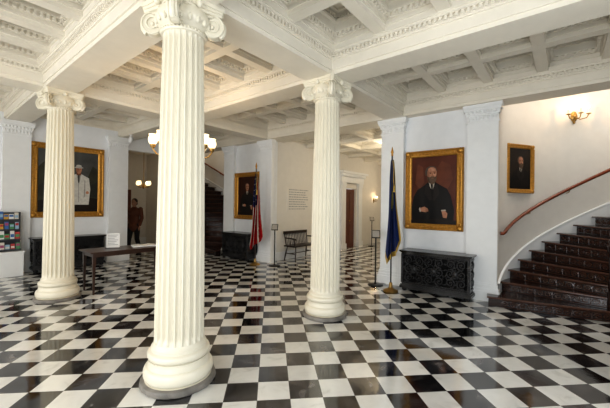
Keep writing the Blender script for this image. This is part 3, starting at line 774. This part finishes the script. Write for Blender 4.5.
# ------------------------------------------------------------------ sign stands
def sign_stand(label, loc, rz, h):
    t = thing('sign_stand', label, 'sign stand', loc, rz)
    m = MB(); m.lathe([(.15, 0), (.155, .012), (.14, .025), (.03, .035), (.016, .06)], 28); m.build('base', M['black'], t, smooth=True)
    m = MB(); m.tube([(0, 0, .03), (0, 0, h - .08)], .015, 10); m.build('post', M['black'], t, smooth=True)
    m = MB(); m.M = Matrix.Translation((0, 0, h - .07)) @ Matrix.Rotation(R(-30), 4, 'X')
    m.box(-.085, .085, -.010, .010, -.085, .085); fr = m.build('sign_frame', M['black'], t)
    m = MB(); m.M = Matrix.Translation((0, 0, h - .07)) @ Matrix.Rotation(R(-30), 4, 'X')
    m.box(-.07, .07, -.013, -.010, -.07, .07); m.build('sign_face', M['acr'], fr)
    return t
sign_stand('thin black sign stand right of the stars and stripes flag', (6.0, 5.86, 0), R(-55), 1.08)
sign_stand('thin black sign stand left of the navy flag', (5.93, 2.95, 0), R(-60), 1.10)
sign_stand('small black sign stand far down the corridor past the brown door', (11.6, 5.95, 0), R(-50), 1.15)

# ------------------------------------------------------------------ wall inscription
t = thing('wall_inscription', 'pale panel of small grey lettering on the corridor wall above the bench', 'inscription', (7.55, 6.35, 1.75), 0)
m = MB(); m.box(-.56, .56, -.012, 0, -.36, .36); m.build('panel', M['wallc'], t)
m = MB(); rr = random.Random(3)
for k in range(9):
    x = -.48; e = .48 - rr.random() * .2
    while x < e:
        l = .03 + rr.random() * .08; m.box(x, min(x + l, e), -.0135, -.012, .29 - k * .072, .315 - k * .072); x += l + .022
m.build('lettering', M['paperg'], t)

# ------------------------------------------------------------------ bench
t = thing('spindle_bench', 'dark spindle back wooden bench against the corridor wall', 'bench', (7.33, 6.08, 0))
w = 1.08
m = MB(); m.box(-w / 2, w / 2, -.25, .18, .40, .435); m.build('seat', M['dwood'], t)
for sx in (-1, 1):
    for (yy, y2) in ((-.18, -.22), (.13, .2)):
        m = MB(); m.tube([(sx * (w / 2 - .10), yy, .41), (sx * (w / 2 - .075), (yy + y2) / 2, .21), (sx * (w / 2 - .05), y2, 0)], [.018, .024, .014], 8); m.build('leg', M['dwood'], t, smooth=True)
    m = MB(); m.tube([(sx * (w / 2 - .04), .15, .64), (sx * (w / 2 - .02), -.05, .64), (sx * (w / 2 - .03), -.24, .62)], [.018, .02, .026], 8); m.tube([(sx * (w / 2 - .05), -.19, .43), (sx * (w / 2 - .03), -.2, .62)], .013, 8); m.tube([(sx * (w / 2 - .05), -.02, .43), (sx * (w / 2 - .025), -.03, .63)], .011, 8); m.build('armrest', M['dwood'], t, smooth=True)
    m = MB(); m.tube([(sx * (w / 2 - .06), .14, .42), (sx * (w / 2 - .04), .21, .80)], .018, 8); m.build('back_post', M['dwood'], t, smooth=True)
m = MB(); m.box(-w / 2 + .01, w / 2 - .01, .19, .225, .75, .83); m.build('top_rail', M['dwood'], t)
for k in range(13):
    x = -w / 2 + .12 + k * (w - .24) / 12
    m = MB(); m.tube([(x, .145, .42), (x, .205, .76)], [.011, .008], 6); m.build('spindle', M['dwood'], t, smooth=True)
m = MB(); m.tube([(-w / 2 + .08, -.0, .2), (w / 2 - .08, -.0, .2)], .012, 8)
for sx in (-1, 1): m.tube([(sx * (w / 2 - .075), -.19, .2), (sx * (w / 2 - .075), .16, .2)], .012, 8)
m.build('stretcher', M['dwood'], t, smooth=True)

# ------------------------------------------------------------------ stairs
ST = R(9.2); RS = .162; RI = .26; RN = .38
def make_stairs(label, yc, sg):
    t = thing('staircase', label, 'staircase', (SX, yc, 0))
    P = lambda r, a, z: (r * math.sin(a), sg * r * math.cos(a), z)
    def wedge(m, r0, r1, a0, a1, z0, z1):
        n = max(1, int((a1 - a0) / R(5)))
        for i in range(n):
            b0 = a0 + (a1 - a0) * i / n; b1 = a0 + (a1 - a0) * (i + 1) / n
            m.add([P(r0, b0, z0), P(r1, b0, z0), P(r1, b1, z0), P(r0, b1, z0), P(r0, b0, z1), P(r1, b0, z1), P(r1, b1, z1), P(r0, b1, z1)],
                  [(0, 3, 2, 1), (4, 5, 6, 7), (0, 1, 5, 4), (1, 2, 6, 5), (2, 3, 7, 6), (3, 0, 4, 7)])
    cg = MB(); N = 18
    for k in range(N):
        a0 = ST * k + R(.6) - (R(11.5) if k == 0 else R(4) if k == 1 else R(1) if k == 2 else 0); a1 = ST * (k + 1) + R(.3)
        ro_ = SR - (.06 if k < 1 else .03)
        zt = RS * (k + 1)
        wedge(cg, RI + .02, ro_, a0 + R(.9), a1, max(0, RS * k - .16), zt - .026)
        m = MB(); wedge(m, RI, ro_ + .008, a0 - R(1.2), a1 + R(.4), zt - .026, zt)
        m2 = MB(); wedge(m2, RI + .02, ro_, a0 + R(.2), a0 + R(.9), RS * k, zt - .026)
        if k == 0:      # bottom step sweeps out in front of the pilaster
            wedge(m, ro_, SR + .12, a0 - R(1.2), R(-6.2), zt - .026, zt); wedge(m2, ro_, SR + .11, a0 + R(.2), R(-6.5), 0, zt - .026)
        m.mi = 1        # rounded nosing, its lighter colour stands in for a highlight
        m.tube([P(RI, a0 - R(1.2), zt - .013), P((SR + .12) if k == 0 else ro_ + .008, a0 - R(1.2), zt - .013)], .0145, 10)
        if k == 0: m.tube([P(SR + .12, a0 - R(1.2), zt - .013), P(SR + .12, R(-6.2), zt - .013)], .0145, 10)
        m.build('tread', [M['mahog'], M['nose']], t, smooth=True, ang=35)
        zc = RS * (k + .5) - .014; m2.mi = 1
        for q in range(6):
            rc = .50 + q * .225; aa = a0 - .003
            for s_ in (-1, 1):
                pts = []
                for e in range(17):
                    u = e / 16; an = (0 if s_ > 0 else pi) + s_ * 1.5 * 2 * pi * u; rr = .050 * (1 - .8 * u)
                    pts.append(P(rc + s_ * .052 + rr * math.cos(an), aa, zc + rr * .9 * math.sin(an)))
                m2.tube(pts, .009, 5)
            m2.tube([P(rc - .108, aa, zc - .052), P(rc - .108, aa, zc + .052)], .006, 5)
        m2.tube([P(.36, a0 - .001, zc + .055), P(ro_ - .02, a0 - .001, zc + .055)], .006, 5); m2.tube([P(.36, a0 - .001, zc - .055), P(ro_ - .02, a0 - .001, zc - .055)], .006, 5)
        m2.build('riser', [M['mahog'], M['mahog2']], t, smooth=True, ang=35)
    cg.build('carriage', M['dwood'], t)
    zl = lambda a: RS + a / ST * RS
    for k in range(1, N):
        a = ST * (k + .5); m = MB(); p = P(RN, a, 0)
        m.M = Matrix.Translation(p); z0 = RS * (k + 1); z1 = zl(a) + .80
        m.lathe([(.02, z0), (.02, z0 + .12), (.011, z0 + .16), (.021, z0 + .28), (.012, z0 + .5), (.014, z1)], 10); m.build('baluster', M['mahog'], t, smooth=True)
    m = MB(); m.tube([P(RN, ST * k * .5 + .03, zl(ST * k * .5) + .82) for k in range(2 * N)], .032, 10); m.build('inner_rail', M['mahog'], t, smooth=True)
    m = MB(); m.M = Matrix.Translation(P(RN, R(5), 0)); m.lathe([(.06, RS), (.06, .40), (.045, .42), (.055, .5), (.038, .62), (.05, .85), (.045, .95), (.065, .98), (.065, 1.06), (.045, 1.08), (.055, 1.13), (.03, 1.18), (.002, 1.20)], 16); m.build('newel', M['mahog'], t, smooth=True)
    return t
make_stairs('curving dark mahogany staircase at the right edge, below the small portrait', SYR, 1)
make_stairs('dark mahogany staircase in the far opening, just right of the nearest column', SYL, -1)
for yc, sg, nm, lab in ((SYR, 1, 'right', 'red brown wooden handrail on the curved wall under the small portrait'), (SYL, -1, 'left', 'dark handrail climbing the curved wall of the far staircase')):
    m = MB(); n = 60; vs = []; fs = []
    for i in range(n + 1):
        a = R(163) * i / n; z = RS + a / ST * RS
        for (r, zz) in ((SR - .001, max(0, z - .36)), (SR - .022, max(0, z - .36)), (SR - .022, z + .10), (SR - .032, z + .11), (SR - .032, z + .135), (SR - .012, z + .15), (SR - .001, z + .15)):
            vs.append(sp(r, a, yc, sg, zz))
    for i in range(n):
        for k in range(6): fs.append((7 * i + k, 7 * i + k + 1, 7 * i + 8 + k, 7 * i + 7 + k))
    m.add(vs, fs); struct('baseboard_stairwell_' + nm, m, M['trim'], smooth=True, recalc=False)
    t = thing('handrail', lab, 'handrail', (SX, yc, 0))
    P = lambda r, a, z: (r * math.sin(a), sg * r * math.cos(a), z)
    zr_ = lambda a: RS + a / ST * RS + .72 + .28 * math.exp(-a / R(28))
    m = MB(); pts = [P(SR - .03, R(.5), zr_(0)), P(SR - .07, R(1.0), zr_(0))] + [P(SR - .09, R(k * 3), zr_(R(k * 3))) for k in range(1, 52)]
    m.tube(pts, .030, 10); m.build('rail', M['rail'], t, smooth=True)
    for k in range(6):
        a = R(8 + k * 26); z = zr_(a)
        m = MB(); m.tube([P(SR - .09, a, z - .015), P(SR - .085, a, z - .06), P(SR - .03, a, z - .08), P(SR - .002, a, z - .08)], .008, 6); m.build('bracket', M['brass'], t, smooth=True)

# ------------------------------------------------------------------ lamps
def make_sconce(label, loc, rz, narm=3, s=1.):
    t = thing('wall_sconce', label, 'lamp', loc, rz)
    m = MB(); m.ball((0, -.005, 0), .05 * s, .02, .09 * s); m.ball((0, -.02, .0), .025 * s); m.ball((0, -.012, -.10 * s), .02 * s); m.build('backplate', M['brass'], t, smooth=True)
    for k in range(narm):
        x = (k - (narm - 1) / 2) * .14 * s; y = -.13 * s - (.06 * s if narm == 3 and k == 1 else 0)
        m = MB(); m.tube([(0, -.02, 0), (x * .4, y * .5, -.06 * s), (x * .85, y * .9, -.05 * s), (x, y, .0)], .008 * s, 6)
        m.M = Matrix.Translation((x, y, 0)); m.lathe([(.008, 0), (.035 * s, .012), (.035 * s, .018), (.014 * s, .02)], 12); a = m.build('arm', M['brass'], t, smooth=True)
        m = MB(); m.M = Matrix.Translation((x, y, .018)); m.lathe([(.012 * s, 0), (.012 * s, .08 * s)], 10); m.build('candle', M['candle'], a, smooth=True)
        m = MB(); m.M = Matrix.Translation((x, y, .018 + .08 * s)); m.lathe([(.008 * s, 0), (.018 * s, .02 * s), (.013 * s, .04 * s), (.001, .065 * s)], 10); m.build('bulb', M['glow2'], a, smooth=True)
    return t
def plight(name, loc, e, colr, r=.06):
    l = bpy.data.lights.new(name, 'POINT'); l.energy = e; l.color = colr; l.shadow_soft_size = r
    o = bpy.data.objects.new(name, l); col.objects.link(o); o.location = loc; return o
ph = R(63.5); q = sp(SR - .002, ph, SYR, 1, 3.34)
make_sconce('lit brass candle sconce high on the curved stair wall at right', q, -ph, 3, 1.15)
q2 = sp(SR - .24, ph, SYR, 1, 3.52); plight('sconce_light', q2, 5, (1, .60, .28), .012)
make_sconce('lit brass sconce far along the corridor wall beyond the door', (12.5, 6.348, 1.85), 0, 2)
plight('sconce_light', (12.5, 6.18, 2.02), 2.2, (1, .7, .4), .012)

def shade_prof(z, s=1.): return [(.03 * s, z - .015 * s), (.062 * s, z + .01 * s), (.08 * s, z + .06 * s), (.075 * s, z + .11 * s), (.058 * s, z + .145 * s), (.072 * s, z + .17 * s), (.06 * s, z + .16 * s), (.01 * s, z + .10 * s)]
t = thing('chandelier', 'brass chandelier with glowing white glass shades, hanging behind the nearest column', 'chandelier', (2.67, 4.615, 0))
m = MB(); m.lathe([(.07, 3.675), (.065, 3.65), (.04, 3.62), (.012, 3.60)], 24); m.build('canopy', M['brass'], t, smooth=True)
m = MB(); m.tube([(0, 0, 3.62), (0, 0, 2.6)], .012, 8); m.build('stem', M['brass'], t, smooth=True)
m = MB(); m.lathe([(.004, 2.22), (.03, 2.25), (.02, 2.28), (.075, 2.34), (.09, 2.40), (.05, 2.46), (.025, 2.52), (.045, 2.57), (.015, 2.63)], 20); m.build('hub', M['brass'], t, smooth=True)
for k in range(8):
    a = R(150 + 45 * k); C_, S_ = math.cos(a), math.sin(a)
    m = MB(); m.tube([(r * C_, r * S_, z) for r, z in ((.06, 2.39), (.16, 2.33), (.28, 2.31), (.38, 2.35), (.43, 2.42), (.43, 2.47))], .011, 8)
    m.M = Matrix.Translation((.43 * C_, .43 * S_, 0)); m.lathe([(.010, 2.42), (.036, 2.45), (.042, 2.485), (.026, 2.49)], 14)
    arm = m.build('arm', M['brass'], t, smooth=True)
    m = MB(); m.M = Matrix.Translation((.43 * C_, .43 * S_, 0)); m.lathe(shade_prof(2.495, .84), 20); m.build('shade', M['glow'], arm, smooth=True)
plight('chandelier_light', (2.67, 4.615, 2.19), 8, (1, .70, .40), .02)
plight('chandelier_light', (2.67, 4.615, 2.75), 42, (1, .70, .40), .02)
# hanging lamp in the side corridor
t = thing('hanging_lamp', 'small brass hanging lamp with warm glass shades in the far hall', 'lamp', (5.03, 11.2, 0))
m = MB(); m.lathe([(.06, 3.50), (.05, 3.47), (.01, 3.45)], 16); m.build('canopy', M['brass'], t, smooth=True)
m = MB(); m.tube([(0, 0, 3.46), (0, 0, 2.25)], .010, 8); m.build('stem', M['brass'], t, smooth=True)
m = MB(); m.lathe([(.004, 2.08), (.04, 2.13), (.06, 2.18), (.03, 2.24), (.012, 2.28)], 16); m.build('hub', M['brass'], t, smooth=True)
for k in range(4):
    a = R(30 + 90 * k); C_, S_ = math.cos(a), math.sin(a)
    m = MB(); m.tube([(r * C_, r * S_, z) for r, z in ((.04, 2.17), (.12, 2.12), (.19, 2.14), (.21, 2.20))], .010, 8); arm = m.build('arm', M['brass'], t, smooth=True)
    m = MB(); m.M = Matrix.Translation((.21 * C_, .21 * S_, 0)); m.lathe(shade_prof(2.21, .8), 18); m.build('shade', M['glow'], arm, smooth=True)

def spotl(label, loc):
    t = thing('ceiling_spotlight', label, 'lamp', loc)
    m = MB(); m.lathe([(.05, 0), (.05, -.015), (.012, -.02), (.012, -.07)], 16); m.build('mount', M['trim'], t, smooth=True)
    m = MB(); m.M = Matrix.Translation((0, 0, -.12)) @ Matrix.Rotation(R(30), 4, 'X'); m.lathe([(.035, .07), (.05, .05), (.055, -.06), (.045, -.06), (.03, .0)], 16); m.build('can', M['trim'], t, smooth=True)
spotl('small white spotlight under the beam near the left portrait', (3.65, 8.9, ZB))

# ------------------------------------------------------------------ brochure rack
t = thing('brochure_rack', 'white cabinet with dark tiered brochure rack at the left edge', 'rack', (1.10, 9.42, 0))
m = MB(); m.box(-.46, .46, -.36, 0, 0, .50); m.box(-.48, .48, -.38, 0, .50, .53); m.build('cabinet', M['trim'], t)
m = MB()
for sx in (-.45, .43): m.box(sx, sx + .02, -.06, 0, .53, 1.36)
m.box(-.45, .45, -.02, 0, .53, 1.36)
for k in range(4): z = .55 + k * .21; y = -.28 + k * .065; m.box(-.43, .43, y, -.01, z, z + .012); m.box(-.43, .43, y - .006, y, z, z + .03)
m.build('tiers', M['rackm'], t)
cols = [(.45, .05, .05), (.05, .15, .40), (.65, .60, .52), (.08, .28, .12), (.60, .35, .06), (.3, .45, .58), (.35, .08, .18), (.72, .72, .70)]
bm_ = [mat('brochure_%d' % i, cc, .35) for i, cc in enumerate(cols)]
cw_ = ['red', 'blue', 'cream', 'green', 'orange', 'pale blue', 'plum', 'white']
rows = ['bottom', 'second', 'third', 'top']
plc = ['leftmost', 'second', 'third', 'fourth', 'fifth', 'sixth', 'seventh', 'eighth', 'ninth', 'rightmost']
rg = random.Random(11)
for k in range(4):
    for i in range(10):
        ci = (i * 3 + k * 5 + (i * k) % 3) % 8
        hh = .11 + .08 * rg.random(); hw = .030 + .010 * rg.random()
        m = MB(); m.M = Matrix.Rotation(R(-6), 4, 'X'); m.box(-hw, hw, -.006, .006, 0, hh)
        o = m.build('brochure', [bm_[ci]], None, loc=(1.10 - .380 + i * .0845, 9.42 - .264 + k * .065, .5635 + k * .21))
        tag(o, '%s brochure, %s in the %s tier of the rack at the left edge' % (cw_[ci], plc[i], rows[k]), 'brochure', 'brochures in the rack')
        p = MB(); p.M = Matrix.Rotation(R(-6), 4, 'X'); y0_ = .25 + .3 * rg.random(); p.box(-hw * .85, hw * .85, -.0072, -.006, hh * y0_, hh * (y0_ + .35)); p.build('printed_panel', [bm_[(ci + 2 + i % 4) % 8]], o)

# ------------------------------------------------------------------ person
def person(loc, rz):
    t = thing('person', 'person in a brown coat and dark trousers walking in the far opening', 'person', loc, rz)
    def remesh(o, v):
        md = o.modifiers.new('r', 'REMESH'); md.mode = 'VOXEL'; md.voxel_size = v; md.use_smooth_shade = True
        sm = o.modifiers.new('s', 'SMOOTH'); sm.factor = .5; sm.iterations = 4
    def limb(m, pts):
        m.tube([p for p, r in pts], [r for p, r in pts], 14)
        for p, r in pts: m.ball(p, r, n=14, m=10)
    hip = .90
    leg = {-1: ((-.10, -.10, .50), (-.10, -.16, .085)), 1: ((.10, -.02, .50), (.105, .16, .10))}
    arm = {-1: ((-.25, .07, 1.13), (-.255, .06, .88)), 1: ((.25, -.03, 1.13), (.25, -.15, .91))}
    m = MB()
    for sx in (-1, 1):
        kp, ap = leg[sx]; ep, wp = arm[sx]
        limb(m, [((sx * .09, 0, hip), .08), (kp, .055), (ap, .04)])
        m.ball((ap[0], ap[1] - .06, .04), .04, .11, .035)
        limb(m, [((sx * .19, 0, 1.40), .052), (ep, .04), (wp, .028)])
        m.ball((wp[0], wp[1] - .015, wp[2] - .06), .022, .036, .05)
        for f in range(4):
            y = wp[1] - .045 + f * .02; l = (.07, .08, .075, .06)[f]; zt = wp[2] - .09
            m.tube([(wp[0], y, zt), (wp[0] - sx * .005, y - .004, zt - l * .5), (wp[0] - sx * .015, y - .002, zt - l)], [.009, .009, .007], 8)
        m.tube([(wp[0] - sx * .005, wp[1] - .04, wp[2] - .05), (wp[0] - sx * .015, wp[1] - .065, wp[2] - .09), (wp[0] - sx * .02, wp[1] - .065, wp[2] - .12)], [.011, .010, .008], 8)
    limb(m, [((0, 0, .92), .115), ((0, .0, 1.10), .105), ((0, 0, 1.30), .12)]); m.ball((0, 0, 1.32), .19, .115, .13); m.ball((0, 0, .93), .155, .11, .11)
    limb(m, [((0, 0, 1.40), .058), ((0, -.01, 1.52), .052)])
    m.ball((0, -.01, 1.61), .075, .095, .115, 20, 14); m.ball((0, -.03, 1.55), .055, .065, .06)
    m.tube([(0, -.10, 1.625), (0, -.122, 1.585)], [.008, .017], 8)
    for sx in (-1, 1): m.ball((sx * .076, 0, 1.60), .012, .022, .034); m.ball((sx * .03, -.085, 1.63), .018, .012, .008)
    m.tube([(-.022, -.092, 1.555), (0, -.098, 1.556), (.022, -.092, 1.555)], .008, 8)
    body = m.build('body', mat('skin', (.36, .19, .12), .5), t); remesh(body, .008)
    m = MB()
    for sx in (-1, 1): m.ball((sx * .03, -.098, 1.618), .010, .006, .007)
    m.build('eyes', M['black'], t, smooth=True)
    m = MB(); m.ball((0, .015, 1.645), .086, .098, .098, 18, 12); m.ball((0, .06, 1.58), .072, .05, .07)
    h = m.build('hair', mat('hair', (.03, .018, .01), .6), t); remesh(h, .01)
    m = MB()
    for sx in (-1, 1):
        ep, wp = arm[sx]
        limb(m, [((sx * .19, 0, 1.41), .066), (ep, .054), ((wp[0], wp[1], wp[2] + .02), .044)])
    m.ball((0, 0, 1.30), .205, .135, .17); limb(m, [((0, 0, 1.36), .10), ((0, 0, 1.44), .068)]); m.ball((0, 0, 1.08), .165, .13, .26); m.ball((0, 0, .86), .185, .14, .17)
    j = m.build('coat', mat('coat_cloth', (.13, .045, .022), .8), t); remesh(j, .012)
    m = MB()
    for sx in (-1, 1):
        kp, ap = leg[sx]
        limb(m, [((sx * .09, 0, hip), .095), (kp, .07), ((ap[0], ap[1], .12), .058)])
    j = m.build('trousers', mat('trouser_cloth', (.02, .018, .02), .8), t); remesh(j, .012)
    for sx in (-1, 1):
        ap = leg[sx][1]; X, Y = ap[0], ap[1]
        m = MB(); m.ball((X, Y - .065, .045), .05, .13, .04); m.ball((X, Y, .07), .05, .06, .05); m.box(X - .045, X + .045, Y - .18, Y + .05, 0, .015)
        j = m.build('shoe', M['black'], t); remesh(j, .008)
person((4.36, 10.3, 0), R(-50))

# ------------------------------------------------------------------ light
def area(name, loc, rot, sx, sy, e, c_=(1, 1, 1)):
    l = bpy.data.lights.new(name, 'AREA'); l.shape = 'RECTANGLE'; l.size = sx; l.size_y = sy; l.energy = e; l.color = c_
    o = bpy.data.objects.new(name, l); col.objects.link(o); o.location = loc; o.rotation_euler = rot; return o
for (a, b_), e, cc in zip(wb, (132, 95, 30), ((.92, .96, 1), (1, .97, .925), (1, .93, .84))): area('window_fill', (XB + .03, (a + b_) / 2, 1.75), (R(96), 0, R(-90)), b_ - a, 2.8, e, cc)  # area lamps added inside the unseen windows, tilted up to brighten the ceiling
for (a, b_), e in zip(wr, (14, 34)): area('window_fill', ((a + b_) / 2, YR + .03, 1.75), (R(98), 0, 0), b_ - a, 2.4, e, (.86, .93, 1))  # cool area lamps added at the side windows
area('stairwell_fill', (7.2, SYR, 5.5), (0, 0, 0), 1.6, 2.4, 54, (1, .975, .94))  # added area lamps under the closed stairwell ceilings, no opening above
area('stairwell_fill', (7.2, SYL, 5.5), (0, 0, 0), 1.6, 2.4, 18, (1, .87, .7))
plight('corridor_fill', (8.6, 3.8, 2.9), 42, (1, .88, .70), .15)  # added point lamps filling the corridor, no fixture built
plight('corridor_fill', (12.0, 4.6, 2.9), 30, (1, .86, .67), .15)
plight('side_corridor_light', (5.03, 11.2, 2.42), 9, (1, .80, .55), .02)

w = bpy.data.worlds.new('sky'); scene.world = w; w.use_nodes = True
bg = w.node_tree.nodes['Background']; bg.inputs[0].default_value = (.90, .95, 1, 1); bg.inputs[1].default_value = 1.5

# ------------------------------------------------------------------ camera
th = R(39); pt = math.atan(1 / 320); ro = R(.75)
fwd = Vector((math.cos(th) * math.cos(pt), math.sin(th) * math.cos(pt), math.sin(pt)))
rt = Vector((math.sin(th), -math.cos(th), 0)); up = rt.cross(fwd)
r2 = rt * math.cos(ro) + up * math.sin(ro); u2 = up * math.cos(ro) - rt * math.sin(ro)
cam = bpy.data.cameras.new('camera'); co = bpy.data.objects.new('camera', cam); col.objects.link(co)
cam.sensor_width = 36; cam.lens = 320 / 610 * 36; cam.clip_start = .02
mw = Matrix((r2, u2, -fwd)).transposed().to_4x4(); mw.translation = Vector((0, 0, 1.6)); co.matrix_world = mw
scene.camera = co
